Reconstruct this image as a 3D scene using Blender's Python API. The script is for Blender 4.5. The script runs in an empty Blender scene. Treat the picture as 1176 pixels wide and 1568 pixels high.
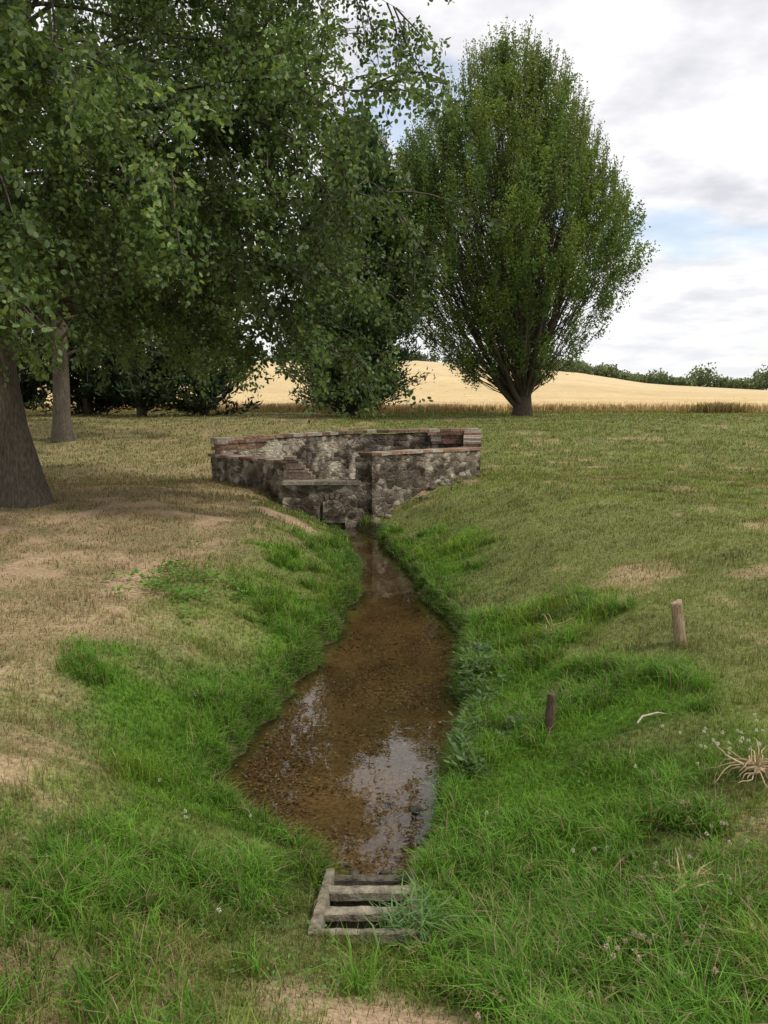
import bpy, math, numpy as np
from mathutils import Vector
rng = np.random.default_rng(11)
scene = bpy.context.scene

# ------------------------------------------------------------------ helpers
def ss(t):
    t = np.clip(t, 0, 1); return t*t*(3-2*t)
def hsh(i, j, s):
    v = np.sin(i*127.1 + j*311.7 + s*74.7)*43758.5453
    return v-np.floor(v)
def vn(x, y, s=0):
    xi = np.floor(x); yi = np.floor(y); u = ss(x-xi); v = ss(y-yi)
    a = hsh(xi, yi, s); b = hsh(xi+1, yi, s); c = hsh(xi, yi+1, s); d = hsh(xi+1, yi+1, s)
    return (a*(1-u)+b*u)*(1-v)+(c*(1-u)+d*u)*v
def fbm(x, y, s=0, o=4):
    r = 0; a = .5; t = 0
    for k in range(o):
        r = r+a*vn(x*2**k+k*13.7, y*2**k-k*7.3, s+k); t += a; a *= .5
    return r/t
def norm(v):
    return v/np.maximum(np.linalg.norm(v, axis=-1, keepdims=True), 1e-9)
def runit(n):
    return norm(rng.normal(size=(n, 3)))

def build(name, parts, mats, smooth=False, parent=None, matidx=None):
    vs = []; li = []; starts = []; cs = []; mi = []
    off = 0; ls = 0
    for pi, p in enumerate(parts):
        V, F, C = p[0], p[1], p[2]
        V = np.asarray(V, float); F = np.asarray(F, int)
        C = np.asarray(C, float)
        if C.ndim == 1: C = np.tile(C, (len(V), 1))
        vs.append(V); cs.append(C)
        li.append((F+off).ravel()); m, k = F.shape
        starts.append(ls+np.arange(m)*k); ls += m*k; off += len(V)
        mi.append(np.full(m, matidx[pi] if matidx else 0))
    V = np.concatenate(vs); C = np.concatenate(cs); L = np.concatenate(li); S = np.concatenate(starts)
    me = bpy.data.meshes.new(name)
    me.vertices.add(len(V)); me.vertices.foreach_set("co", V.astype(np.float32).ravel())
    me.loops.add(len(L)); me.loops.foreach_set("vertex_index", L.astype(np.int32))
    me.polygons.add(len(S)); me.polygons.foreach_set("loop_start", S.astype(np.int32))
    me.polygons.foreach_set("material_index", np.concatenate(mi).astype(np.int32))
    me.polygons.foreach_set("use_smooth", np.full(len(S), smooth))
    me.update(calc_edges=True)
    at = me.color_attributes.new("col", 'FLOAT_COLOR', 'POINT')
    at.data.foreach_set("color", np.concatenate([C, np.ones((len(C), 1))], 1).astype(np.float32).ravel())
    for m in (mats if isinstance(mats, list) else [mats]): me.materials.append(m)
    ob = bpy.data.objects.new(name, me); scene.collection.objects.link(ob)
    if parent: ob.parent = parent
    return ob
def empty(name, loc=(0, 0, 0)):
    e = bpy.data.objects.new(name, None); scene.collection.objects.link(e); e.location = loc
    e.empty_display_size = .3
    return e
def parent_keep(ob, e):
    ob.parent = e; ob.matrix_parent_inverse = e.matrix_basis.inverted()

def leaves(P, D, L, W, C, hexa=False, S=None):
    n = len(P)
    if S is None: S = norm(np.cross(D, runit(n)))
    N = np.cross(D, S)
    L = np.broadcast_to(L, n)[:, None]; W = np.broadcast_to(W, n)[:, None]
    if hexa:
        q = [P, P+D*L*.28+S*W*.42, P+D*L*.68+S*W*.42-N*L*.04, P+D*L-N*L*.14,
             P+D*L*.68-S*W*.42-N*L*.04, P+D*L*.28-S*W*.42]
    else:
        q = [P, P+D*L*.45+S*W*.5, P+D*L-N*L*.1, P+D*L*.45-S*W*.5]
    k = len(q)
    V = np.stack(q, 1).reshape(-1, 3)
    F = np.arange(n*k).reshape(n, k)
    return (V, F, np.repeat(C, k, 0))
def blades(P, H, W, lean, C, tipmul=1.35, basemul=.6, az=None):
    n = len(P); a = rng.uniform(0, 6.283, n) if az is None else az
    ld = np.stack([np.cos(a), np.sin(a), 0*a], 1)
    a2 = a+rng.uniform(.6, 2.4, n)
    w = np.stack([np.cos(a2), np.sin(a2), 0*a], 1)*(W*.5)[:, None]
    Hc = H[:, None]; le = lean[:, None]; up = np.array([0, 0, 1.])
    mid = P+up*Hc*.6+ld*Hc*le*.35
    tip = P+up*Hc*(1-.35*le)+ld*Hc*le
    V = np.stack([P-w, P+w, mid-w*.8, mid+w*.8, tip], 1).reshape(-1, 3)
    b = np.arange(n)[:, None]*5
    F = np.concatenate([b+np.array([[0, 1, 3]]), b+np.array([[0, 3, 2]]), b+np.array([[2, 3, 4]])], 0)
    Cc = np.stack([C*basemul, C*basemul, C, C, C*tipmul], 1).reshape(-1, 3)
    return (V, F, Cc)
def tube(pts, rad, sides, C):
    pts = np.asarray(pts, float); n = len(pts)
    rad = np.broadcast_to(rad, n)
    T = norm(np.gradient(pts, axis=0))
    ref = np.array([1., 0, 0]) if abs(T[0, 0]) < .8 else np.array([0, 1., 0])
    A = norm(np.cross(T, ref)); B = np.cross(T, A)
    an = np.arange(sides)*2*math.pi/sides
    V = pts[:, None, :]+rad[:, None, None]*(A[:, None, :]*np.cos(an)[None, :, None]+B[:, None, :]*np.sin(an)[None, :, None])
    i = np.arange(n-1)[:, None]*sides; j = np.arange(sides)[None, :]; j2 = (j+1) % sides
    F = np.stack([i+j, i+j2, i+sides+j2, i+sides+j], -1).reshape(-1, 4)
    return (V.reshape(-1, 3), F, np.asarray(C, float))
def curve(p, d, L, n, droop=0., wob=.12):
    out = [np.array(p, float)]; d = norm(np.array(d, float))
    for k in range(n):
        d = norm(d+rng.normal(size=3)*wob+np.array([0, 0, droop/n]))
        out.append(out[-1]+d*L/n)
    return np.array(out)
def box(c, s, ang, C, jit=.004):
    V = np.array([[x, y, z] for x in (-.5, .5) for y in (-.5, .5) for z in (-.5, .5)])*np.array(s)
    V = V+rng.uniform(-jit, jit, V.shape)
    ca, sa = math.cos(ang), math.sin(ang)
    V = np.stack([V[:, 0]*ca-V[:, 1]*sa, V[:, 0]*sa+V[:, 1]*ca, V[:, 2]], 1)+np.array(c)
    F = np.array([[0, 1, 3, 2], [4, 6, 7, 5], [0, 4, 5, 1], [2, 3, 7, 6], [0, 2, 6, 4], [1, 5, 7, 3]])
    return (V, F, np.asarray(C, float))

# ------------------------------------------------------------------ materials
def newmat(name):
    m = bpy.data.materials.new(name); m.use_nodes = True
    nt = m.node_tree; nt.nodes.clear()
    return m, nt, nt.nodes.new('ShaderNodeOutputMaterial')
def nd(nt, t, **k):
    n = nt.nodes.new(t)
    for a, v in k.items(): setattr(n, a, v)
    return n
def ramp(nt, fac, stops):
    r = nd(nt, 'ShaderNodeValToRGB'); el = r.color_ramp.elements
    while len(el) < len(stops): el.new(.5)
    for e, (p, c) in zip(el, stops): e.position = p; e.color = (*c, 1) if len(c) == 3 else c
    nt.links.new(fac, r.inputs[0]); return r.outputs[0]
def mixc(nt, fac, a, b, mode='MIX'):
    m = nd(nt, 'ShaderNodeMix', data_type='RGBA', blend_type=mode)
    for i, v in ((0, fac), (6, a), (7, b)):
        if hasattr(v, 'links') or hasattr(v, 'is_linked'): nt.links.new(v, m.inputs[i])
        elif i == 0: m.inputs[0].default_value = v
        else: m.inputs[i].default_value = (*v, 1)
    return m.outputs[2]
def noise(nt, vec, scale, detail=5, rough=.55):
    n = nd(nt, 'ShaderNodeTexNoise'); n.inputs['Scale'].default_value = scale
    n.inputs['Detail'].default_value = detail; n.inputs['Roughness'].default_value = rough
    if vec: nt.links.new(vec, n.inputs['Vector'])
    return n.outputs['Fac']

def leafmat(name, trans=.35, rough=.5, spec=.35):
    m, nt, o = newmat(name)
    a = nd(nt, 'ShaderNodeAttribute', attribute_name='col')
    p = nd(nt, 'ShaderNodeBsdfPrincipled'); p.inputs['Roughness'].default_value = rough
    p.inputs['Specular IOR Level'].default_value = spec
    t = nd(nt, 'ShaderNodeBsdfTranslucent')
    c2 = mixc(nt, 1., a.outputs['Color'], (1.3, 1.3, .7), 'MULTIPLY')
    mx = nd(nt, 'ShaderNodeMixShader'); mx.inputs[0].default_value = trans
    nt.links.new(a.outputs['Color'], p.inputs['Base Color']); nt.links.new(c2, t.inputs['Color'])
    nt.links.new(p.outputs[0], mx.inputs[1]); nt.links.new(t.outputs[0], mx.inputs[2])
    nt.links.new(mx.outputs[0], o.inputs[0]); return m
def surfmat(name, rough=.9, scale=20., amp=.5, bump=.3, bscale=30., stretch=None, spec=.2):
    m, nt, o = newmat(name)
    a = nd(nt, 'ShaderNodeAttribute', attribute_name='col')
    tc = nd(nt, 'ShaderNodeTexCoord'); vec = tc.outputs['Object']
    if stretch:
        mp = nd(nt, 'ShaderNodeMapping'); mp.inputs['Scale'].default_value = stretch
        nt.links.new(vec, mp.inputs[0]); vec = mp.outputs[0]
    n1 = noise(nt, vec, scale, 5, .65)
    c = ramp(nt, n1, [(.3, (1-amp,)*3), (.7, (1+amp,)*3)])
    col = mixc(nt, 1., a.outputs['Color'], c, 'MULTIPLY')
    p = nd(nt, 'ShaderNodeBsdfPrincipled'); p.inputs['Roughness'].default_value = rough
    p.inputs['Specular IOR Level'].default_value = spec
    nt.links.new(col, p.inputs['Base Color'])
    b = nd(nt, 'ShaderNodeBump'); b.inputs['Strength'].default_value = bump; b.inputs['Distance'].default_value = .03
    nt.links.new(noise(nt, vec, bscale, 4, .6), b.inputs['Height']); nt.links.new(b.outputs[0], p.inputs['Normal'])
    nt.links.new(p.outputs[0], o.inputs[0]); return m
M_leaf = leafmat('foliage', .4); M_grass = leafmat('grass_blade', .4, .55, .25)
M_pine = leafmat('needle_foliage', .2, .6, .2)
M_bark = surfmat('bark', .95, 14, .6, 1., 22, (3, 3, .6))
M_ground = surfmat('ground_soil', .95, 30, .45, .6, 45)
M_wood = surfmat('weathered_wood', .9, 25, .5, .7, 40, (3, 3, .5))
M_straw = surfmat('dry_stem', .8, 30, .3, .2, 50)
M_brick = surfmat('old_brick', .9, 25, .6, .5, 60)
M_conc = surfmat('old_concrete', .9, 18, .6, .5, 60)
M_wheat = surfmat('ripe_wheat', .9, 1.2, .14, .6, 4, (1, .6, 1))

def stone_mat(name, plaster):
    m, nt, o = newmat(name)
    tc = nd(nt, 'ShaderNodeTexCoord'); v0 = tc.outputs['Object']
    nn = nd(nt, 'ShaderNodeTexNoise'); nn.inputs['Scale'].default_value = 5; nt.links.new(v0, nn.inputs['Vector'])
    va = nd(nt, 'ShaderNodeVectorMath', operation='MULTIPLY_ADD')
    nt.links.new(nn.outputs['Color'], va.inputs[0]); va.inputs[1].default_value = (.14,)*3; nt.links.new(v0, va.inputs[2])
    mp = nd(nt, 'ShaderNodeMapping'); mp.inputs['Scale'].default_value = (1, 1, 1.7); nt.links.new(va.outputs[0], mp.inputs[0])
    vo = nd(nt, 'ShaderNodeTexVoronoi'); vo.inputs['Scale'].default_value = 6.5; nt.links.new(mp.outputs[0], vo.inputs['Vector'])
    ve = nd(nt, 'ShaderNodeTexVoronoi', feature='DISTANCE_TO_EDGE'); ve.inputs['Scale'].default_value = 6.5; nt.links.new(mp.outputs[0], ve.inputs['Vector'])
    sp = nd(nt, 'ShaderNodeSeparateColor'); nt.links.new(vo.outputs['Color'], sp.inputs[0])
    st = ramp(nt, sp.outputs[0], [(0, (.08, .066, .052)), (.35, (.155, .127, .097)), (.65, (.225, .188, .142)), (.85, (.35, .30, .23)), (1, (.48, .43, .34))])
    edge = ramp(nt, ve.outputs['Distance'], [(.01, (1, 1, 1)), (.09, (0, 0, 0))])
    c = mixc(nt, edge, st, (.22, .187, .145))
    f = noise(nt, v0, 2.2, 5, .6)
    pl = ramp(nt, f, [(plaster, (0, 0, 0)), (plaster+.07, (1, 1, 1))])
    c = mixc(nt, pl, c, (.52, .46, .35))
    dk = ramp(nt, noise(nt, v0, 2.7, 6, .7), [(.42, (.36, .33, .30)), (.60, (1.1, 1.1, 1.1))])
    c = mixc(nt, 1., c, dk, 'MULTIPLY')
    fine = ramp(nt, noise(nt, v0, 40, 6, .7), [(.3, (.65, .65, .65)), (.7, (1.3, 1.3, 1.3))])
    c = mixc(nt, 1., c, fine, 'MULTIPLY')
    p = nd(nt, 'ShaderNodeBsdfPrincipled'); p.inputs['Roughness'].default_value = .93; p.inputs['Specular IOR Level'].default_value = .15
    nt.links.new(c, p.inputs['Base Color'])
    b = nd(nt, 'ShaderNodeBump'); b.inputs['Strength'].default_value = .5; b.inputs['Distance'].default_value = .03
    r2 = ramp(nt, ve.outputs['Distance'], [(0, (0, 0, 0)), (.15, (1, 1, 1))])
    nt.links.new(r2, b.inputs['Height'])
    b2 = nd(nt, 'ShaderNodeBump'); b2.inputs['Strength'].default_value = .6; b2.inputs['Distance'].default_value = .02
    nt.links.new(noise(nt, v0, 30, 6, .7), b2.inputs['Height']); nt.links.new(b.outputs[0], b2.inputs['Normal'])
    nt.links.new(b2.outputs[0], p.inputs['Normal']); nt.links.new(p.outputs[0], o.inputs[0]); return m
M_stone = stone_mat('rubble_stone', .57); M_stone_pl = stone_mat('rubble_stone_plastered', .46)

def water_mat():
    m, nt, o = newmat('stream_water')
    tc = nd(nt, 'ShaderNodeTexCoord')
    tr = nd(nt, 'ShaderNodeBsdfTransparent'); tr.inputs[0].default_value = (.96, .92, .82, 1)
    gl = nd(nt, 'ShaderNodeBsdfGlossy'); gl.inputs['Roughness'].default_value = .015; gl.inputs['Color'].default_value = (1, 1, 1, 1)
    fr = nd(nt, 'ShaderNodeFresnel'); fr.inputs['IOR'].default_value = 1.62
    b = nd(nt, 'ShaderNodeBump'); b.inputs['Strength'].default_value = .07; b.inputs['Distance'].default_value = .02
    nt.links.new(noise(nt, tc.outputs['Object'], 5, 3, .5), b.inputs['Height'])
    nt.links.new(b.outputs[0], gl.inputs['Normal']); nt.links.new(b.outputs[0], fr.inputs['Normal'])
    mx = nd(nt, 'ShaderNodeMixShader'); nt.links.new(fr.outputs[0], mx.inputs[0])
    nt.links.new(tr.outputs[0], mx.inputs[1]); nt.links.new(gl.outputs[0], mx.inputs[2]); nt.links.new(mx.outputs[0], o.inputs[0])
    return m
M_water = water_mat()

# ------------------------------------------------------------------ terrain
WL = -.58
YK = [3.38, 3.55, 3.80, 4.2, 4.5, 5.5, 7.3, 8.75, 10.3, 11.7, 12.8, 13.5, 16]
XLk = [-.22, -.26, -.55, -.93, -1.02, -.80, -.50, -.33, -.35, -.50, -.80, -1.18, -1.2]
XRk = [.11, .14, .26, .38, .38, .53, .69, .50, .30, .08, -.10, -.46, -.5]
def stream_d(x, y):
    xl = np.interp(y, YK, XLk)+.20*(fbm(y*2.3, y*0+3., 5)-.5)+.06*(vn(y*9, x*3, 15)-.5)
    xr = np.interp(y, YK, XRk)+.22*(fbm(y*2.3, y*0+9., 8)-.5)+.06*(vn(y*9, x*3, 16)-.5)
    dx = np.maximum(xl-x, x-xr); dy = np.maximum(3.38-y, y-13.7)
    return np.where(dy < 0, dx, np.hypot(np.maximum(dx, 0), np.maximum(dy, 0)))
BL = (-3.2, 15.6); BM = (-.5, 17.3); BR = (1.9, 17.4); FR = (1.68, 15.4); FA = (-.36, 13.75); FB = (-1.66, 13.85)
POLY = [FB, FA, FR, BR, BM, BL]
def inpoly(x, y):
    r = np.zeros(np.shape(x), bool); n = len(POLY)
    for i in range(n):
        x1, y1 = POLY[i]; x2, y2 = POLY[(i+1) % n]
        c = ((y1 > y) != (y2 > y)) & (x < (x2-x1)*(y-y1)/(y2-y1+1e-12)+x1)
        r ^= c
    return r
def infr(x, y):
    return (x > -.25) & (x < .125) & (y > 2.79) & (y < 3.5)
def side(x, l, r):            # smooth left/right blend across the stream axis
    t = ss((x+.35)/.6); return l*(1-t)+r*t
def terrain(x, y):
    d = stream_d(x, y)
    W = side(x, 1.5, 1.9)*np.interp(y, [3, 5], [1.25, 1])
    h = np.where(d > 0, WL+.10*ss(d/.08)-(WL+.10)*ss((d+.12)/W), WL-.09*ss(-d/.25))
    h = h+side(x, .13, .18)*ss((d-1.2)/2.2)*ss((y-3.5)/2)*(1-ss((y-13)/4))
    far = ss(d/2.)
    h = h+far*(.16*(fbm(x*.25, y*.25, 3, 3)-.5))+ss(d/.3)*(.09*(fbm(x*1.7, y*1.7, 4, 3)-.5))
    h = h+.80*ss((y-15)/17)
    a = x/np.maximum(y, 30)*230
    A = np.interp(a, [-200, -70, 10, 54, 76, 110, 200], [8, 9, 8.9, 5.8, 2.6, 1.0, .6])
    h = h+A*ss((y-37)/200)*(1-ss((y-250)/250))
    h = np.where(infr(x, y), np.minimum(h-.16, WL+.02), h)
    h = np.where(inpoly(x, y), -.68, h)
    return h
def masks(x, y):
    d = stream_d(x, y)
    n1 = fbm(x*.75, y*.75, 21); n2 = fbm(x*2.6, y*2.6, 31); n3 = fbm(x*1.3+5, y*1.3, 61)
    Ld = side(x, np.interp(y, [2, 3, 5, 8, 13], [1.35, 1.05, 1.05, 1.05, .65]), np.interp(y, [2, 5, 8, 13], [1.8, 1.5, 1.0, .6]))
    lush = ss((Ld+.1+(n1-.5)*1.8+(n2-.5)*1.7-d)/1.05)
    dl = ss((-x-1.35+(n1-.5)*1.5)/1.0)*np.interp(y, [2, 3, 4.5, 6.5, 12, 20, 30], [.4, .5, .8, 1, .95, .6, .45])
    patch = ss((n3*.6+n2*.4-side(x, np.where(y < 9, .47, .56), np.where(y < 4, .51, .59)))/.09)
    dry = np.clip(np.maximum(dl*(.45+.75*n2), patch*.75)*(1-lush), 0, 1)
    soil = ss(1.35-np.hypot((x-.08)/.40, (y-1.98)/.42)-(n2-.5)*1.6)
    soil = np.maximum(soil, .75*ss((n2*.6+n3*.4-.53)/.08)*(x < -.9)*(y < 12)*ss((y-2.2)/1.2)*(1-lush)**2)
    return d, lush, dry, soil, n1, n2, n3
LUSH = np.array([.100, .205, .020]); LAWN = np.array([.160, .178, .052]); DRY = np.array([.35, .25, .145]); SOIL = np.array([.40, .275, .175])
def ground_col(x, y):
    d, lush, dry, soil, n1, n2, n3 = masks(x, y)
    c = LAWN*(.75+.5*n2)[..., None]
    c = c+(DRY*(.7+.6*n2)[..., None]-c)*dry[..., None]
    c = c+(LUSH*.7*(.7+.6*n2)[..., None]-c)*lush[..., None]
    c = c+(SOIL-c)*soil[..., None]
    bed = np.array([.27, .178, .080])*(.40+1.05*n2)[..., None]
    c = np.where((d < .0)[..., None], bed, c)
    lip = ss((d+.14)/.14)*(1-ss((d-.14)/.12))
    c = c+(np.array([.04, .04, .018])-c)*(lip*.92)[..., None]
    c = np.where((y > 36)[..., None], np.array([.35, .24, .10]), c)
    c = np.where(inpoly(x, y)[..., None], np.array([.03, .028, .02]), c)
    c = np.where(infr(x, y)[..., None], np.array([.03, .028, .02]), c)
    return c
def axis(segs):
    out = []
    for a, b, s in segs: out += list(np.arange(a, b, s))
    return np.array(out+[segs[-1][1]])
gx = axis([(-900, -200, 100), (-200, -40, 10), (-40, -12, 1.), (-12, -4, .22), (-4, -1.3, .08), (-1.3, 1.2, .03), (1.2, 4, .07), (4, 12, .22), (12, 40, 1.), (40, 200, 8), (200, 900, 100)])
gy = axis([(-60, -4, 4), (-4, 1.5, .3), (1.5, 6, .04), (6, 14.5, .06), (14.5, 20, .12), (20, 40, .4), (40, 100, 3), (100, 300, 8), (300, 1500, 100)])
X, Y = np.meshgrid(gx, gy); nx, ny = len(gx), len(gy)
Z = terrain(X, Y)
i = np.arange(ny-1)[:, None]*nx; j = np.arange(nx-1)[None, :]
F = np.stack([i+j, i+j+1, i+nx+j+1, i+nx+j], -1).reshape(-1, 4)
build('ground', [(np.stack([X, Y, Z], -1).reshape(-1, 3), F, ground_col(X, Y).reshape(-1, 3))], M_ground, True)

# water
wy = np.arange(3.3, 17.2, .2); a = np.interp(wy, YK, XLk)-.2; b = np.interp(wy, YK, XRk)+.2
V = np.concatenate([np.stack([a, wy, 0*wy+WL], 1), np.stack([b, wy, 0*wy+WL], 1)]); n = len(wy)
F = np.stack([np.arange(n-1), np.arange(n-1)+n, np.arange(1, n)+n, np.arange(1, n)], 1)
build('stream_water', [(V, F, [.1, .1, .1])], M_water)
n = 30000
y = np.exp(rng.uniform(math.log(3.4), math.log(13.4), n)); t = rng.uniform(0, 1, n); x = np.interp(y, YK, XLk)*(1-t)+np.interp(y, YK, XRk)*t
k = (fbm(x*3, y*3, 90, 3)+rng.normal(size=n)*.14 > .45) & (stream_d(x, y) < -.09); x, y = x[k], y[k]; n = len(x)
P = np.stack([x, y, terrain(x, y)+.004], 1)
D = runit(n); D[:, 2] *= .12; D = norm(D); S = norm(np.cross(D, np.array([0, 0, 1.])+.2*runit(n)))
cc = np.array([[.42, .27, .10], [.30, .19, .085], [.10, .07, .035], [.52, .38, .20], [.18, .12, .06], [.24, .19, .13]])[rng.integers(0, 6, n)]*rng.uniform(.6, 1.1, (n, 1))
build('leaf_litter', [leaves(P, D, rng.uniform(.009, .028, n), rng.uniform(.008, .02, n), cc, True, S)], M_straw)

# ------------------------------------------------------------------ grass
def grass_pts(n, y0, y1):
    y = np.exp(rng.uniform(math.log(y0), math.log(y1), n)); x = rng.uniform(-1, 1, n)*(.60*y+.9)
    return x, y
n = 450000
x, y = grass_pts(n, 1.5, 36)
d, lush, dry, soil, n1, n2, n3 = masks(x, y)
clump = fbm(x*5, y*5, 77, 2); big = fbm(x*1.3, y*1.3, 99, 3)
keep = (d > .0) & (~inpoly(x, y)) & (rng.uniform(size=n) > dry*.45+soil*.9) & ~((x > -.29) & (x < .14) & (y > 2.75) & (y < 3.5))
x, y, d, lush, dry, n1, n2, clump, big = [q[keep] for q in (x, y, d, lush, dry, n1, n2, clump, big)]; n = len(x)
fsc = np.clip(y/9, 1, 3)
H = (.020+.024*n2+.035*ss((clump-.52)/.2))*rng.uniform(.5, 1.5, n)*np.clip(fsc, 1, 1.6)+lush*(.015+.13*ss((clump-.35)/.4)*ss((big-.28)/.4)*rng.uniform(.3, 1.2, n))
W = np.maximum(.0028, .00075*y)*rng.uniform(.7, 1.3, n)*(1+.4*lush)
isdry = rng.uniform(size=n) < (.14+.75*dry)*(1-lush*.75)
base = LAWN*(1-lush[:, None])+LUSH*1.1*lush[:, None]
yel = np.clip(ss((big-.42)/.25)*.8+rng.uniform(size=n)**2*.5, 0, 1)[:, None]
base = base+(np.array([.22, .31, .035])-base)*yel*.55
base = base*(.5+1.0*n2)[:, None]
base = np.where((isdry)[:, None], DRY*rng.uniform(.6, 1.25, (n, 1)), base)*rng.uniform(.7, 1.25, (n, 1))
P = np.stack([x, y, terrain(x, y)-.003], 1)
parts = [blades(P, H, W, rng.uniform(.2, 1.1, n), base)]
nt_ = 1900; x, y = grass_pts(nt_*8, 1.7, 12.5)
d, lush, dry, soil, n1, n2, n3 = masks(x, y)
k = (soil < .3) & (((lush > .45) & ((fbm(x*2, y*2, 55, 2) > .52) | (d < .15))) | ((y < 3.2) & (rng.uniform(size=len(x)) < .12))) & (d > .02) & ~((x > -.44) & (x < .14) & (y > 2.4) & (y < 3.6))
x, y, d = x[k][:nt_], y[k][:nt_], d[k][:nt_]
m = 34; X2 = np.repeat(x, m)+rng.normal(size=len(x)*m)*.03; Y2 = np.repeat(y, m)+rng.normal(size=len(x)*m)*.03; n = len(X2)
H = np.repeat(rng.uniform(.06, .19, len(x)), m)*rng.uniform(.5, 1.2, n)
C = np.array([.105, .215, .025])*np.repeat(rng.uniform(.6, 1.5, (len(x), 1)), m, 0)*rng.uniform(.7, 1.4, (n, 1)); C = np.where(rng.uniform(size=(n, 1)) < .10, DRY, C)
ok = stream_d(X2, Y2) > -.02
P = np.stack([X2, Y2, terrain(X2, Y2)-.005], 1)
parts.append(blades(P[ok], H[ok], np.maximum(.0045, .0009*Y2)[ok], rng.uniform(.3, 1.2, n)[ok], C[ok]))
n = 60000; y = np.exp(rng.uniform(math.log(3.4), math.log(12.8), n)); sd = rng.uniform(size=n) < .5
xl = np.interp(y, YK, XLk); xr = np.interp(y, YK, XRk); x = np.where(sd, xl-rng.uniform(-.15, .3, n), xr+rng.uniform(-.15, .3, n))
d = stream_d(x, y); k = (d > -.01) & (d < .13) & (fbm(x*4, y*4, 44, 2) > .38); x, y, sd = x[k], y[k], sd[k]; n = len(x)
az = np.where(sd, 0., math.pi)+rng.normal(size=n)*.7
C = np.array([.10, .20, .028])*rng.uniform(.5, 1.4, (n, 1)); C = np.where(rng.uniform(size=(n, 1)) < .14, DRY*.9, C)
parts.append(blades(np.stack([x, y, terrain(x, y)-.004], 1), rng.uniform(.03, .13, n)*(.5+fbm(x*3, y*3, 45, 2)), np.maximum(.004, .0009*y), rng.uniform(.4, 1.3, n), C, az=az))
build('grass', parts, M_grass)
n = 2600; x, y = grass_pts(n, 1.7, 9); d = stream_d(x, y); k = (d > .1) & ~((x > -.44) & (x < .2) & (y > 2.2) & (y < 3.6)) & (fbm(x, y, 17, 2) > .45); x, y = x[k], y[k]; n = len(x)
build('grass_stems', [blades(np.stack([x, y, terrain(x, y)], 1), rng.uniform(.08, .2, n), np.maximum(.0016, .0005*y), rng.uniform(.2, .9, n), np.array([.42, .35, .18])*rng.uniform(.6, 1.2, (n, 1)), 1.0, .7)], M_grass)

# ------------------------------------------------------------------ wheat field
fx = axis([(-260, -60, 10), (-60, 60, 2.), (60, 260, 8)]); fy = axis([(36.2, 60, 1.), (60, 246, 4)])
X, Y = np.meshgrid(fx, fy); nx, ny = len(fx), len(fy); Z = terrain(X, Y)+.36+.08*(fbm(X*.5, Y*.5, 3)-.5)
Z[0, :] -= .36
i = np.arange(ny-1)[:, None]*nx; j = np.arange(nx-1)[None, :]
F = np.stack([i+j, i+j+1, i+nx+j+1, i+nx+j], -1).reshape(-1, 4)
cn = fbm(X*.04, Y*.12, 6)
WH = np.array([.58, .43, .215])
tram = .10*np.exp(-((np.mod(X*.97+Y*.25, 18)-9)/1.2)**2)*ss((Y-45)/30)
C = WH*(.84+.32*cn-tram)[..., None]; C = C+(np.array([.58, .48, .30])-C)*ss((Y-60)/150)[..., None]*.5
fparts = [(np.stack([X, Y, Z], -1).reshape(-1, 3), F, C.reshape(-1, 3))]
n = 60000; y = 36+rng.uniform(0, 1, n)**2.2*40; x = rng.uniform(-.6, .6, n)*y*1.1
P = np.stack([x, y, terrain(x, y)], 1)
fparts.append(blades(P, rng.uniform(.30, .48, n), np.full(n, .04), rng.uniform(0, .35, n), WH*rng.uniform(.9, 1.3, (n, 1)), 1.1, 1.))
build('wheat_field', fparts, M_wheat)
n = 22000; y = 35.6+rng.normal(size=n)*.25; x = rng.uniform(-30, 30, n)
P = np.stack([x, y, terrain(x, y)], 1); nn = fbm(x*.6, y*0, 9)
C = np.where(rng.uniform(size=(n, 1)) < .45, np.array([[.40, .30, .14]]), np.array([[.16, .18, .05]]))*rng.uniform(.7, 1.2, (n, 1))
wp = [blades(P, rng.uniform(.06, .15, n)*(.5+nn), np.full(n, .03), rng.uniform(.1, .6, n), C, 1.2, .9)]
n = 900; x = 14.2+rng.normal(size=n)*.55; y = 34.8+rng.normal(size=n)*.3
P = np.stack([x, y, terrain(x, y)], 1)
wp.append(blades(P, rng.uniform(.2, .6, n), np.full(n, .035), rng.uniform(.1, .6, n), np.array([.26, .19, .09])*rng.uniform(.6, 1.2, (n, 1))))
build('field_margin_weeds', wp, M_grass)

# ------------------------------------------------------------------ trees
BARK = np.array([.115, .095, .072])
def bez(p0, p1, p2, n):
    t = np.linspace(0, 1, n)[:, None]; return p0*(1-t)**2+2*p1*t*(1-t)+p2*t*t

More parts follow.
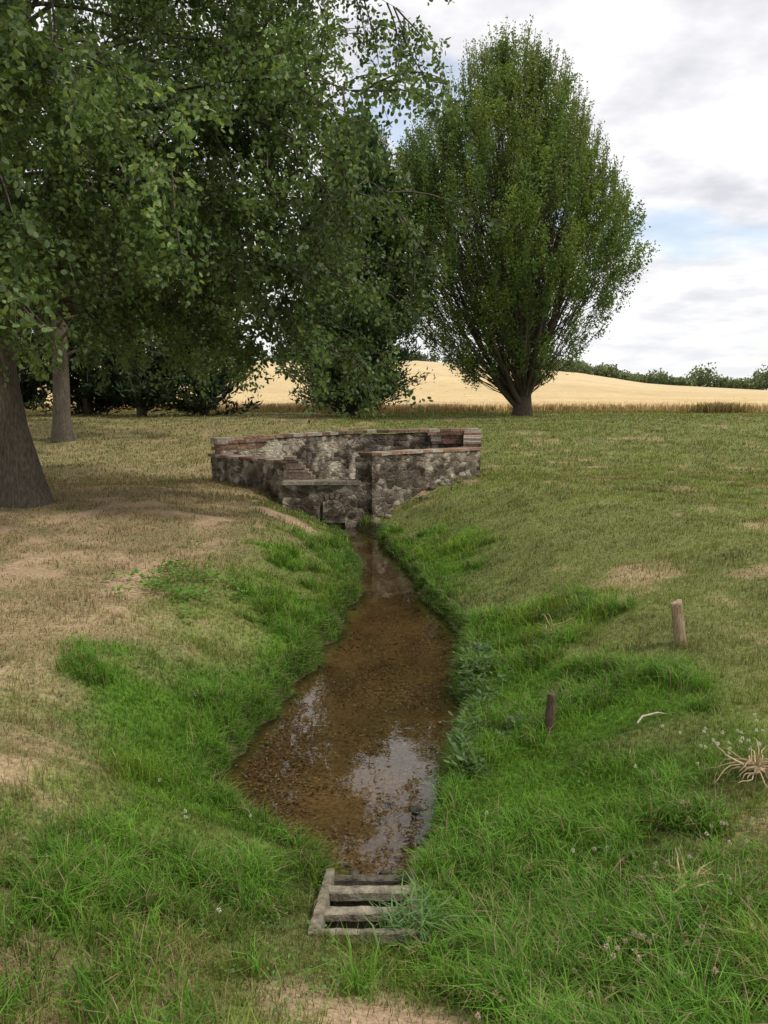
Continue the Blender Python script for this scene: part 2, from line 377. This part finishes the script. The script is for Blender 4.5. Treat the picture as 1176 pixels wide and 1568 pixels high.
def alder(name, base, tr, trr, nl, env, zmin, lleaf, nsec, ntw, nlf, cols, zlo, zhi, hexa, side=False):
    bp = [tube(tr, trr, 18, BARK)]
    LP = []; LD = []; LC = []
    tz = tr[:, 2]
    for q in range(nl):
        z = zlo+(zhi-zlo)*((q+rng.uniform())/nl)**1.15
        st = np.array([np.interp(z, tz, tr[:, 0]), np.interp(z, tz, tr[:, 1]), z])
        az = q*2.399+rng.normal()*.3
        dens = 1.0
        if side and math.cos(az) < -.35: dens = .4
        el = math.radians(rng.uniform(15, 45) if z < zhi*.6 else rng.uniform(25, 60))
        L = env(z)*rng.uniform(.85, 1.06)
        d = (math.cos(az)*math.cos(el), math.sin(az)*math.cos(el), math.sin(el))
        c = curve(st, d, L, 9, -.85, .07)
        r0 = min(np.interp(z, tz, trr)*.24, .055)
        bp.append(tube(c, r0*np.linspace(1, 0.12, 10)**1.1, 6, BARK))
        lc = rng.uniform(.7, 1.3)
        for s in range(int(nsec*dens)):
            k = rng.uniform(.12, 1)**.75*9; kk = min(int(k), 8); p = c[kk]+(c[kk+1]-c[kk])*(k-kk)
            dd = norm(c[kk+1]-c[kk])+runit(1)[0]*1.0; L2 = rng.uniform(.6, 1.4)
            c2 = curve(p, dd, L2, 5, -.55, .1)
            bp.append(tube(c2, np.linspace(.014, .005, 6), 4, BARK))
            sc = lc*rng.uniform(.6, 1.5)
            for w in range(ntw):
                k = rng.integers(1, 6); c3 = curve(c2[k], norm(c2[k]-c2[k-1])+runit(1)[0]*1.1, rng.uniform(.25, .6), 3, -.6, .1)
                if w % 2 == 0: bp.append(tube(c3, np.linspace(.005, .003, 4), 3, BARK*1.1))
                t = rng.uniform(0, 3, nlf); ki = np.minimum(t.astype(int), 2); f = (t-ki)[:, None]
                pp = c3[ki]*(1-f)+c3[ki+1]*f+rng.normal(size=(nlf, 3))*.045
                LP.append(pp); LD.append(norm(norm(c3[3]-c3[0])*.5+runit(nlf)*.9+np.array([0, 0, -.35])))
                LC.append(cols[rng.integers(0, len(cols), nlf)]*sc*rng.uniform(.7, 1.3, (nlf, 1)))
    P = np.concatenate(LP); D = np.concatenate(LD); C = np.concatenate(LC)
    k = P[:, 2] > zmin(P[:, 0])+.25*(vn(P[:, 0]*2, P[:, 1]*2)-.5)
    P, D, C = P[k], D[k], C[k]; n = len(P)
    bp = [b for b in bp if b[0][:, 2].mean() > float(zmin(b[0][:, 0]).mean())-.05 or b is bp[0]]
    e = empty(name, tuple(base))
    bpy.context.view_layer.update()
    parent_keep(build('trunk_and_branches', bp, M_bark, True), e)
    parent_keep(build('leaves', [leaves(P, D, lleaf*rng.uniform(.7, 1.2, n), lleaf*.72*rng.uniform(.7, 1.2, n), C, hexa)], M_leaf), e)
    print(name, n)

tr = np.array([(-4.95, 11.2, -.15), (-4.98, 11.2, .1), (-5.05, 11.2, .5), (-5.2, 11.2, 1.2), (-5.3, 11.2, 2.), (-5.3, 11.3, 3.2), (-5.15, 11.4, 5), (-5.0, 11.5, 8), (-5, 11.6, 12.5)])
trr = np.array([.46, .37, .31, .28, .27, .24, .18, .11, .03])
gcols = np.array([[.088, .138, .040], [.108, .162, .046], [.066, .115, .036], [.14, .185, .056], [.095, .143, .047]])
alder('alder_tree', (-5, 11.2, 0), tr, trr, 98, lambda z: np.interp(z, [1.5, 2.4, 3, 4, 5, 8, 11, 13], [5.5, 5.6, 4.8, 4.9, 5.5, 5.5, 3.2, 1.5]),
      lambda x: np.interp(x, [-9, -5, -3, -1.5, 0], [2.3, 1.95, 1.65, 1.3, 1.45]), .072, 21, 8, 22, gcols, 2.3, 9.5, True, True)
tr = np.array([(-9.1, 23, .2), (-9.1, 23, .9), (-9.05, 23, 2), (-9., 23, 5), (-8.8, 23, 9), (-8.8, 23, 12)]); trr = np.array([.36, .25, .22, .18, .12, .03])
alder('alder_tree', (-9.1, 23, 0), tr, trr, 34, lambda z: np.interp(z, [2, 5, 9, 12], [4.5, 4.8, 4, 1.5]), lambda x: 0*x+2.3, .16, 9, 6, 15, gcols*.7, 2.6, 11.5, False)

def hornbeam():
    base = np.array([5.43, 32, terrain(np.array([5.43]), np.array([32.]))[0]])
    zz = [1.5, 2.5, 3.25, 4.2, 5.46, 6.66, 7.85, 9, 10.2, 11.4, 12.5, 13.4, 14.0]
    rr = [.4, 1.7, 2.95, 4.05, 4.75, 5.05, 5.0, 4.4, 3.7, 2.95, 2.15, 1.3, .4]
    cx = lambda z: np.interp(z, [1, 3, 9, 14], [5.33, 4.7, 4.35, 4.8])
    bp = []
    tp = np.array([base+[0, 0, -.1], base+[0, 0, .25], base+[0, 0, .8], base+[-.1, 0, 1.6], base+[-.2, 0, 4], base+[-.4, 0, 8], base+[-.4, 0, 12.5]])
    bp.append(tube(tp, [.50, .38, .33, .24, .14, .08, .02], 12, BARK*.8))
    LP = []; LD = []; LC = []; LL = []
    for q in range(15):
        az = q*2.399; R = rng.uniform(1.8, 3.9); zt = rng.uniform(5.5, 10)
        p = np.array([4.8+R*math.cos(az), 32+R*math.sin(az), zt]); st = base+np.array([0, 0, rng.uniform(.2, .6)])
        mid = np.array([st[0]+(p[0]-st[0])*.6, st[1]+(p[1]-st[1])*.6, st[2]+(p[2]-st[2])*.33])
        bp.append(tube(bez(st, mid, p, 10)+rng.normal(size=(10, 3))*.03, np.linspace(.14, .02, 10), 6, BARK*.8))
    for q in range(1600):
        z = rng.uniform(2.3, 13.8); R = np.interp(z, zz, rr)
        if rng.uniform() > (R/4.9)**1.1+.12: continue
        az = rng.uniform(0, 6.283); shell = rng.uniform() ** .34
        lump = .86+.28*vn(np.array([az*1.9+7]), np.array([z*.5]), 12)[0]
        r = R*shell*lump*.95
        if z < 7 and shell < .8 and rng.uniform() < .8: continue
        if z < 5.6 and rng.uniform() < .30: continue
        p = np.array([cx(z)+r*math.cos(az), 32+r*math.sin(az), z])
        out = np.array([math.cos(az), math.sin(az), 0])*(r/5)
        up = norm(np.array([0, 0, 1.])+out*.55+rng.normal(size=3)*.1)
        st = base+np.array([0, 0, rng.uniform(.5, 1.1)+(0 if z < 6 else rng.uniform(0, 4.0))])
        rad = rng.uniform(.012, .024)
        mid = np.array([st[0]+(p[0]-st[0])*.62, st[1]+(p[1]-st[1])*.62, st[2]+(p[2]-st[2])*rng.uniform(.28, .42)])
        if q % 2 == 0 or z > 6: bp.append(tube(bez(st, mid, p, 9)+rng.normal(size=(9, 3))*.03, np.linspace(rad, .008, 9), 4, BARK*.8))
        Lc = rng.uniform(.8, 1.6)*(.75 if z < 5 else 1); n = int(rng.uniform(100, 230)*Lc)
        t = rng.uniform(-.5, .5, n); wd = .26*(1-np.abs(t)*1.3+.15)*rng.uniform(.6, 1.2)
        pp = p+up*(t*Lc)[:, None]+rng.normal(size=(n, 3))*wd[:, None]*.62
        LP.append(pp); LD.append(norm(runit(n)+out*.6+np.array([0, 0, .1])))
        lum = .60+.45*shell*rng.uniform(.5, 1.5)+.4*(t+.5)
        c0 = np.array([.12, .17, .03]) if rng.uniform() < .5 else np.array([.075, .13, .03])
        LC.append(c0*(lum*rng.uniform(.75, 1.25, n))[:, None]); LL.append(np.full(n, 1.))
    for q in range(700):
        z = rng.uniform(8, 14.0) if rng.uniform() < .85 else rng.uniform(4, 9); R = np.interp(z, zz, rr); az = rng.uniform(0, 6.283)
        p = np.array([cx(z)+R*.93*math.cos(az), 32+R*.93*math.sin(az), z])
        L = rng.uniform(.5, 1.4); up = norm(np.array([math.cos(az)*.12, math.sin(az)*.12, 1])+rng.normal(size=3)*.06)
        bp.append(tube(np.array([p, p+up*L*.5, p+up*L]), [.012, .008, .004], 3, BARK))
        n = int(34*L); t = rng.uniform(0, 1, n)**1.4
        LP.append(p+up*(t*L)[:, None]+rng.normal(size=(n, 3))*.045); LD.append(norm(runit(n)+up*.8))
        LC.append(np.array([.13, .18, .03])*rng.uniform(.8, 1.3, (n, 1))); LL.append(np.full(n, .85))
    P = np.concatenate(LP); D = np.concatenate(LD); C = np.concatenate(LC); S = np.concatenate(LL); n = len(P)
    e = empty('hornbeam_tree', tuple(base)); bpy.context.view_layer.update()
    parent_keep(build('trunk_and_branches', bp, M_bark, True), e)
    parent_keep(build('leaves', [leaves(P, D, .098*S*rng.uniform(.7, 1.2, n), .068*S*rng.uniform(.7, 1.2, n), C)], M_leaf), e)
    print('hornbeam leaves', n)
hornbeam()

def pine(name, bx, by, h, rf, nb, npb, col, low=.4, ls=.2):
    bz = float(terrain(np.array([bx]), np.array([by]))[0]); base = np.array([bx, by, bz])
    bp = [tube(np.array([base+[0, 0, -.1], base+[0, 0, h*.5], base+[.1, 0, h*.97]]), [.2, .12, .02], 8, BARK*.7)]
    LP = []; LD = []; LC = []
    for q in range(nb):
        f = rng.uniform(0, 1); z = low+(h-low)*f; az = rng.uniform(0, 6.283)
        R = rf(f)*rng.uniform(.7, 1.05)*(.75+.5*vn(np.array([az*1.5]), np.array([f*h*.9]), 5)[0])
        d = np.array([math.cos(az), math.sin(az), .15+.7*f]); c = curve(base+[0, 0, z-.15*R], d, R, 5, .35, .07)
        bp.append(tube(c, np.linspace(.035, .008, 6), 4, BARK*.7))
        n = npb; t = rng.uniform(0, 1, n)**.6*5; ki = np.minimum(t.astype(int), 4); fr = (t-ki)[:, None]
        pp = c[ki]*(1-fr)+c[ki+1]*fr+rng.normal(size=(n, 3))*np.array([.20, .20, .13])*(.5+.12*t)[:, None]
        LP.append(pp); LD.append(norm(norm(c[5]-c[0])*.6+runit(n)*.8+np.array([0, 0, .4])))
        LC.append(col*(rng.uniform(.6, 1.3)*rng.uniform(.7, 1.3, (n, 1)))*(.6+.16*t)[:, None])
    P = np.concatenate(LP); D = np.concatenate(LD); C = np.concatenate(LC); n = len(P)
    e = empty(name, tuple(base)); bpy.context.view_layer.update()
    parent_keep(build('trunk_and_branches', bp, M_bark, True), e)
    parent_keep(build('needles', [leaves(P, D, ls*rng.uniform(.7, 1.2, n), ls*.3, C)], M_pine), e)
pine('pine_tree', -1.1, 31, 10.2, lambda f: np.interp(f, [0, .15, .5, .8, .93, 1], [2.4, 2.7, 2.5, 1.9, 1.2, .3]), 520, 190, np.array([.06, .098, .036]), .5)
for (bx, by, h, w) in [(-14.5, 31.5, 8.5, 2.4), (-11.6, 32, 9, 2.3), (-9.2, 31, 8.5, 2.2), (-7.0, 31.8, 8.5, 1.9), (-17.5, 31, 9, 2.4)]:
    pine('conifer_tree', bx, by, h, lambda f, w=w: np.interp(f, [0, .2, .6, 1], [w, w, w*.7, .2]), 200, 105, np.array([.028, .045, .02]), .3, .3)

# distant tree line
LP = []; LC = []
def blobs(x, y, r, h, n, col):
    z0 = float(terrain(np.array([x]), np.array([y]))[0])
    q = runit(n)*rng.uniform(.55, 1, (n, 1))*np.array([r, r, h*.5]); LP.append(q+np.array([x, y, z0+h*.5])); 
    LC.append(col*((.8+.5*q[:, 2]/h)[:, None])*rng.uniform(.7, 1.3, (n, 1)))
for q in range(320):
    x = rng.uniform(45, 150); y = 240+rng.uniform(-3, 8); h = rng.uniform(1.8, 3.6)*(1+.6*(x > 92))*(.45+1.1*vn(np.array([x*.16]), np.array([1.]))[0])
    blobs(x, y, rng.uniform(1.3, 2.6), h+.5, 60, np.array([.15, .19, .09])*rng.uniform(.6, 1.4))
for q in range(160):
    x = rng.uniform(-130, 28); y = 243+rng.uniform(-3, 8); blobs(x, y, rng.uniform(1.5, 3.2), rng.uniform(2.5, 5), 60, np.array([.08, .11, .05])*rng.uniform(.6, 1.2))
P = np.concatenate(LP); n = len(P)
build('distant_trees', [leaves(P, runit(n), rng.uniform(.5, 1., n), rng.uniform(.4, .8, n), np.concatenate(LC))], M_leaf)

# ------------------------------------------------------------------ stone basin
basin = empty('stone_basin_wall', (0, 0, 0))
def wallseg(p0, p1, th, zb, z0, z1, j=.012):
    p0 = np.array(p0, float); p1 = np.array(p1, float); L = np.linalg.norm(p1-p0); u = (p1-p0)/L; nrm = np.array([-u[1], u[0]])
    nl = max(3, int(L/.07)); nh = 14
    t = np.linspace(0, 1, nl)
    sec = [(-th/2, k/nh) for k in range(nh+1)]+[(-th/4, 1), (0, 1), (th/4, 1)]+[(th/2, 1-k/nh) for k in range(nh+1)]
    sec = np.array(sec); m = len(sec)
    base = p0+np.outer(t, p1-p0)
    V = np.zeros((nl, m, 3)); zt = z0+(z1-z0)*t
    V[:, :, :2] = base[:, None, :]+sec[None, :, 0, None]*nrm
    V[:, :, 2] = zb+(zt[:, None]-zb)*sec[None, :, 1]
    V += rng.uniform(-j, j, V.shape)
    i = np.arange(nl-1)[:, None]*m; k = np.arange(m-1)[None, :]
    F = np.stack([i+k, i+m+k, i+m+k+1, i+k+1], -1).reshape(-1, 4)
    V = V.reshape(-1, 3); C = np.array([.2, .2, .2])
    return [(V, F, C), (V[:m], np.arange(m)[None, :], C), (V[-m:], np.arange(m)[::-1][None, :], C)]
def coping(p0, p1, th, z0, z1, rows=1, h=.062, ll=.21, hue=0):
    out = []; p0 = np.array(p0, float); p1 = np.array(p1, float); L = np.linalg.norm(p1-p0); ang = math.atan2(p1[1]-p0[1], p1[0]-p0[0])
    for r in range(rows):
        s = -rng.uniform(0, .1)
        while s < L-.05:
            l = ll*rng.uniform(.8, 1.2); c = p0+(p1-p0)*min((s+l/2)/L, 1); z = z0+(z1-z0)*(s/L)
            col = np.array([.22, .135, .095])*rng.uniform(.6, 1.4)*np.array([1, rng.uniform(.9, 1.1), rng.uniform(.85, 1.15)])
            if rng.uniform() < .2: col = np.array([.34, .30, .23])
            out.append(box((c[0], c[1], z+h*(r+.5)+rng.uniform(-.004, .004)), (l-.008, th+.05*(r == rows-1)+rng.uniform(-.01, .01), h-.006), ang, col, .005)); s += l
    return out
st = []; st += wallseg(BM, (1.95, 17.4), .3, -.8, .80, .88)
st += wallseg((1.9, 17.4), FR, .3, -.8, .80, .52)
st += wallseg((-.30, 13.74), (1.72, 15.45), .32, -.9, .64, .62)
st += wallseg((-.34, 13.70), (-.34, 14.25), .30, -.9, .60, .60)
st += wallseg(BL, (-1.62, 13.95), .30, -.8, .48, .50)
o = build('stone_walls', st, M_stone); parent_keep(o, basin)
o = build('plastered_wall', wallseg(BL, (-.5, 17.3), .3, -.8, .78, .85), M_stone_pl); parent_keep(o, basin)
th = .85; xs0, xs1 = -1.72, -.30; ac = -.88; aw = .22; az0 = -.27
prof = [(xs0, -.9), (ac-aw, -.9), (ac-aw, az0)]
prof += [(ac+aw*math.cos(a), az0+.17*math.sin(a)) for a in np.linspace(math.pi, 0, 9)][1:-1]
prof += [(ac+aw, az0), (ac+aw, -.9), (xs1, -.9), (xs1, .14), (-.7, .15), (-1.2, .155), (xs0, .15)]
pr = np.array(prof); m = len(pr); yf = 13.62
Vf = np.stack([pr[:, 0], 0*pr[:, 0]+yf, pr[:, 1]], 1); Vb = Vf+[0, th, 0]
k = np.arange(m); F = np.stack([k, k+m, (k+1) % m+m, (k+1) % m], 1)
ap = [(np.concatenate([Vf, Vb]), F, [.2]*3), (Vf, k[None, :], [.2]*3), (Vb, k[::-1][None, :], [.2]*3)]
parent_keep(build('arch_wall', ap, M_stone), basin)
bk = []
bk += coping(BL, (-.5, 17.3), .3, .78, .85, 1)
bk += coping(BL, (-2.5, 16.05), .33, .60, .62, 3)
bk += coping((-.5, 17.3), (1.9, 17.4), .3, .85, .88, 1)
bk += coping((1.9, 17.36), (1.70, 15.6), .3, .80, .60, 2)
bk += coping((1.0, 17.2), (1.85, 17.25), .12, .62, .62, 4)
bk += coping((-.32, 13.74), (1.72, 15.45), .32, .64, .62, 1, .05, .25)
bk += coping(BL, (-1.66, 13.95), .30, .48, .50, 1, .05)
for a in np.linspace(math.pi*.95, math.pi*.05, 9):
    c = box((0, 0, 0), (.09, .05, .062), 0, np.array([.18, .135, .10])*rng.uniform(.6, 1.4), .004)
    V = c[0]; ca, sa = math.cos(a), math.sin(a); V = np.stack([V[:, 0]*ca-V[:, 2]*sa, V[:, 1], V[:, 0]*sa+V[:, 2]*ca], 1)
    bk.append((V+[ac+(aw+.055)*ca, yf-.008, az0+(aw+.02)*sa], c[1], c[2]))
sx = xs0
while sx < xs1-.1:
    l = rng.uniform(.2, .34); l = min(l, xs1-sx)
    bk.append(box((sx+l/2, yf+.16, .185), (l-.01, .42, .06), 0, np.array([.26, .22, .165])*rng.uniform(.7, 1.2), .006)); sx += l
for s in range(7):
    w = .52-.055*s
    bk.append(box((-1.62+.0+w/2-.1, 14.02, .25+.055*s), (w, .26, .048), 0, np.array([.24, .18, .135])*rng.uniform(.6, 1.3), .006))
parent_keep(build('brick_coping', bk, M_brick), basin)
def stone(c, r, col):
    u, v = np.meshgrid(np.linspace(0, 2*math.pi, 11)[:-1], np.linspace(.15, math.pi-.15, 7))
    dirs = np.stack([np.cos(u)*np.sin(v), np.sin(u)*np.sin(v), np.cos(v)], -1)
    rad = 1+.35*(vn(u*1.3+c[0]*9, v*2+c[1]*9, 3)-.5)
    V = (dirs*rad[..., None]*np.array([r, r*rng.uniform(.7, 1), r*rng.uniform(.45, .7)])).reshape(-1, 3)+np.array(c)
    i = np.arange(6)[:, None]*10; j = np.arange(10)[None, :]; F = np.stack([i+j, i+10+j, i+10+(j+1) % 10, i+(j+1) % 10], -1).reshape(-1, 4)
    return [(V, F, np.array(col)), (V[:10], np.arange(10)[None, :], np.array(col))]
sp = []
for q in range(40):
    t = rng.uniform(); x = -.2+t*1.5+rng.normal()*.1; y = 13.45+t*1.2+rng.normal()*.08
    if q < 12: x = rng.uniform(-1.75, -1.3); y = 13.5+rng.normal()*.07
    z = float(terrain(np.array([x]), np.array([y]))[0]); sp += stone((x, y, z+.01), rng.uniform(.03, .09), np.array([.16, .135, .10])*rng.uniform(.5, 1.5))
for x, y, r in [(-.14, 3.60, .034), (.01, 3.60, .036), (.18, 4.2, .045), (.02, 4.25, .02)]:
    sp += stone((x, y, WL-.012), r, (.075, .062, .045))
for q in range(130):
    y = rng.uniform(3.9, 12.5); s = rng.uniform() < .75; x = (np.interp(y, YK, XRk)-.05 if s else np.interp(y, YK, XLk)+.05)+rng.normal()*.05
    sp += stone((x, y, WL-.012), rng.uniform(.008, .026), np.array([.14, .105, .065])*rng.uniform(.5, 1.3))
build('loose_stones', sp, M_conc, True)

# ------------------------------------------------------------------ culvert frame
cul = empty('concrete_culvert_frame')
CC = np.array([.21, .18, .13]); cp = []
def beam(a, b, w, h, col):
    a = np.array(a, float); b = np.array(b, float); n = 16
    p = a+np.outer(np.linspace(0, 1, n), b-a); T = norm(b-a); S = norm(np.cross(T, [0, 0, 1.])); U = np.cross(S, T)
    cr = [(-1, -1), (-.4, -1), (.4, -1), (1, -.8), (1, .75), (.75, 1), (-.75, 1), (-1, .75)]; V = []
    for q in p: V += [q+S*w/2*cx+U*h/2*cz+rng.uniform(-.0025, .0025, 3) for cx, cz in cr]
    V = np.array(V); m = 8; i = np.arange(n-1)[:, None]*m; j = np.arange(m)[None, :]
    F = np.stack([i+j, i+(j+1) % m, i+m+(j+1) % m, i+m+j], -1).reshape(-1, 4)
    return [(V, F, col), (V[:m], np.arange(m)[::-1][None, :], col), (V[-m:], np.arange(m)[None, :], col)]
cp += beam((-.265, 2.77, -.335), (-.25, 3.46, -.52), .045, .08, CC)
cp += beam((.125, 2.77, -.335), (.135, 3.46, -.52), .045, .08, CC*.7)
cp += beam((-.285, 2.78, -.325), (.14, 2.78, -.325), .03, .05, CC*1.0)
cp += beam((-.24, 3.00, -.385), (.125, 3.00, -.385), .05, .04, CC*1.1)
cp += beam((-.24, 3.22, -.44), (.125, 3.22, -.44), .055, .045, CC*1.1)
cp += beam((-.24, 3.44, -.53), (.125, 3.44, -.53), .045, .05, CC*.5)
cp += beam((-.22, 3.02, -.50), (.12, 3.02, -.50), .03, .18, CC*.7)
cp += beam((-.22, 3.24, -.55), (.12, 3.24, -.55), .03, .16, CC*.6)
cp += beam((-.22, 2.80, -.44), (.12, 2.80, -.44), .03, .18, CC*.7)
parent_keep(build('concrete_bars', cp, M_conc), cul)

# ------------------------------------------------------------------ posts
def post(x, y, h, r, tilt, col):
    z = float(terrain(np.array([x]), np.array([y]))[0])
    zz = np.array([-.08, 0, h*.25, h*.5, h*.75, h*.97, h]); pts = np.stack([x+tilt*zz, y+0*zz, z+zz], 1)
    t = tube(pts, r*np.array([1, 1.02, .95, 1.0, .93, .95, .86]), 9, col); V = t[0]+rng.normal(size=t[0].shape)*.003
    top = V[-9:]; top[:, 2] += np.linspace(-.01, .016, 9)
    V2 = np.concatenate([top])
    return build('wooden_post', [(V, t[1], np.array(col)), (V2, np.arange(9)[None, :], np.array(col)*1.5)], M_wood)
post(.99, 4.6, .24, .028, .02, (.11, .075, .05)); post(2.09, 5.5, .29, .042, -.18, (.33, .24, .15))

# ------------------------------------------------------------------ dry roots/branches
def tangle(name, x, y, n, L, col):
    z = float(terrain(np.array([x]), np.array([y]))[0]); pr = []
    for q in range(n):
        a = rng.uniform(0, 6.28); c = curve((x+rng.normal()*.02, y+rng.normal()*.02, z+.05), (math.cos(a), math.sin(a), rng.uniform(.2, .9)), L*rng.uniform(.5, 1.2), 8, -.7, .28)
        c[:, 2] = np.maximum(c[:, 2], terrain(c[:, 0], c[:, 1])+.05)
        pr.append(tube(c, np.linspace(rng.uniform(.004, .008), .0015, 9), 5, np.array(col)*rng.uniform(.7, 1.2)))
    build(name, pr, M_straw, True)
tangle('dry_root', 1.15, 2.84, 22, .17, (.48, .35, .20)); tangle('dry_root', 1.74, 3.55, 38, .24, (.40, .30, .17))
tangle('dry_root', 1.36, 6.4, 16, .3, (.42, .29, .17))
z0 = float(terrain(np.array([1.5]), np.array([4.4]))[0])
build('fallen_stick', [tube(np.array([(1.42, 4.32, z0+.03), (1.46, 4.36, z0+.055), (1.56, 4.4, z0+.06), (1.64, 4.42, z0+.04)]), [.006, .006, .005, .003], 6, (.4, .33, .25))], M_straw, True)

# ------------------------------------------------------------------ herbs
def herb(name, pts, nl, L, W, col, hz, spread, mat=M_leaf):
    P = []; D = []; C = []
    for (x, y) in pts:
        z = float(terrain(np.array([x]), np.array([y]))[0]); a = rng.uniform(0, 6.28, nl); r = np.abs(rng.normal(size=nl))*spread
        P.append(np.stack([x+np.cos(a)*r, y+np.sin(a)*r, z+rng.uniform(.2, 1, nl)*hz], 1)); D.append(norm(np.stack([np.cos(a), np.sin(a), rng.uniform(-.2, .6, nl)], 1)))
        C.append(np.array(col)*rng.uniform(.6, 1.4, (nl, 1)))
    P = np.concatenate(P); D = np.concatenate(D); n = len(P); S = norm(np.cross(D, np.array([0, 0, 1.])+.5*runit(n)))
    build(name, [leaves(P, D, L*rng.uniform(.6, 1.2, n), W*rng.uniform(.6, 1.2, n), np.concatenate(C), True, S)], mat)
yy = rng.uniform(4.1, 6.6, 80); herb('dock_plants', [(np.interp(q, YK, XRk)+.04+abs(rng.normal())*.13, q) for q in yy], 15, .05, .028, (.09, .15, .045), .11, .05)
herb('nettle_plants', [(-1.72+rng.normal()*.32, 7.3+rng.normal()*.35) for q in range(34)], 22, .045, .032, (.12, .25, .035), .10, .07)
herb('herb_patch', [(1.3+rng.normal()*.4, 2.5+rng.normal()*.3) for q in range(60)], 14, .022, .018, (.10, .19, .05), .05, .04)
herb('clover_patch', [(-1.0+rng.normal()*.5, 2.9+rng.normal()*.6) for q in range(90)]+[(-2.0+rng.normal()*.4, 4.6+rng.normal()*.6) for q in range(60)]+[(.9+rng.normal()*.4, 2.6+rng.normal()*.5) for q in range(70)], 10, .016, .014, (.11, .22, .045), .04, .04)
P = []; D = []; C = []
def flowers(cx, cy, sx, sy, n, col):
    for q in range(n):
        x = cx+rng.normal()*sx; y = cy+rng.normal()*sy
        if stream_d(np.array([x]), np.array([y]))[0] < .15: continue
        z = float(terrain(np.array([x]), np.array([y]))[0])+rng.uniform(.06, .11); m = 26; u = runit(m)
        P.append(np.array([x, y, z])+u*.003); D.append(u); C.append(np.array(col)*rng.uniform(.7, 1.1, (m, 1)))
flowers(.78, 2.4, .28, .14, 50, (.70, .50, .48)); flowers(1.9, 3.9, .2, .12, 40, (.66, .64, .58)); flowers(.6, 3.3, .5, .5, 16, (.66, .64, .58)); flowers(-.9, 3.8, .5, .9, 8, (.7, .7, .65)); flowers(1.3, 3.0, .25, .3, 20, (.6, .5, .46))
P = np.concatenate(P); D = np.concatenate(D)
build('clover_flowers', [leaves(P, D, .008, .0055, np.concatenate(C))], M_leaf)
n = 90; x = .10+rng.normal(size=n)*.06; y = 2.82+rng.normal(size=n)*.06
P = np.stack([x, y, terrain(x, y)], 1); P[:, 2] = np.maximum(P[:, 2], -.36)
build('sedge_tuft', [blades(P, rng.uniform(.08, .2, n), np.full(n, .010), rng.uniform(.6, 1.3, n), np.array([.15, .25, .09])*rng.uniform(.7, 1.3, (n, 1)), 1.2, .8)], M_grass)

# ------------------------------------------------------------------ sky
w = bpy.data.worlds.new("World"); scene.world = w; w.use_nodes = True; nt = w.node_tree; nt.nodes.clear()
SUN = Vector((.80, -.30, 1.05)).normalized(); el = math.asin(SUN.z); rot = math.atan2(SUN.x, SUN.y)
sky = nd(nt, 'ShaderNodeTexSky', sky_type='NISHITA'); sky.sun_disc = False; sky.sun_elevation = el; sky.sun_rotation = rot
tc = nd(nt, 'ShaderNodeTexCoord'); sep = nd(nt, 'ShaderNodeSeparateXYZ'); nt.links.new(tc.outputs['Generated'], sep.inputs[0])
zc = nd(nt, 'ShaderNodeMath', operation='MAXIMUM'); nt.links.new(sep.outputs[2], zc.inputs[0]); zc.inputs[1].default_value = 0
za = nd(nt, 'ShaderNodeMath', operation='ADD'); nt.links.new(zc.outputs[0], za.inputs[0]); za.inputs[1].default_value = .17
dv = []
for k in (0, 1):
    m = nd(nt, 'ShaderNodeMath', operation='DIVIDE'); nt.links.new(sep.outputs[k], m.inputs[0]); nt.links.new(za.outputs[0], m.inputs[1]); dv.append(m.outputs[0])
cb = nd(nt, 'ShaderNodeCombineXYZ'); nt.links.new(dv[0], cb.inputs[0]); nt.links.new(dv[1], cb.inputs[1]); cb.inputs[2].default_value = 2.3
n1 = noise(nt, cb.outputs[0], 1.3, 6, .55); n2 = noise(nt, cb.outputs[0], 3.8, 6, .52)
cover = ramp(nt, n1, [(.37, (.4, .4, .4)), (.45, (1, 1, 1))])
shade = ramp(nt, n2, [(.33, (6.2, 6.25, 6.7)), (.45, (7.4, 7.4, 7.75)), (.55, (8.6, 8.6, 8.7))])
skyc = mixc(nt, 1., sky.outputs[0], (1.9, 1.8, 1.7), 'MULTIPLY')
fin = mixc(nt, cover, skyc, shade)
low = ramp(nt, sep.outputs[2], [(.0, (.7, .7, .7)), (.18, (0, 0, 0))])
fin = mixc(nt, low, fin, (8.2, 8.25, 8.3))
bg = nd(nt, 'ShaderNodeBackground'); bg.inputs[1].default_value = .12; nt.links.new(fin, bg.inputs[0])
ow = nd(nt, 'ShaderNodeOutputWorld'); nt.links.new(bg.outputs[0], ow.inputs[0])
sl = bpy.data.lights.new('sun', 'SUN'); sl.energy = 2.7; sl.angle = math.radians(6); sl.color = (1, .95, .86)
so = bpy.data.objects.new('sun', sl); scene.collection.objects.link(so); so.rotation_euler = SUN.to_track_quat('Z', 'Y').to_euler(); so.location = (10, -5, 20)

cam = bpy.data.cameras.new('camera'); co = bpy.data.objects.new('camera', cam); scene.collection.objects.link(co)
cam.sensor_fit = 'VERTICAL'; cam.sensor_height = 32; cam.lens = 1240/1568*32; cam.clip_end = 5000; cam.clip_start = .05
co.location = (0, 0, 1.7); co.rotation_euler = (math.radians(90-8.4), 0, 0); scene.camera = co
scene.view_settings.view_transform = 'Standard'; scene.view_settings.look = 'None'; scene.view_settings.exposure = 0
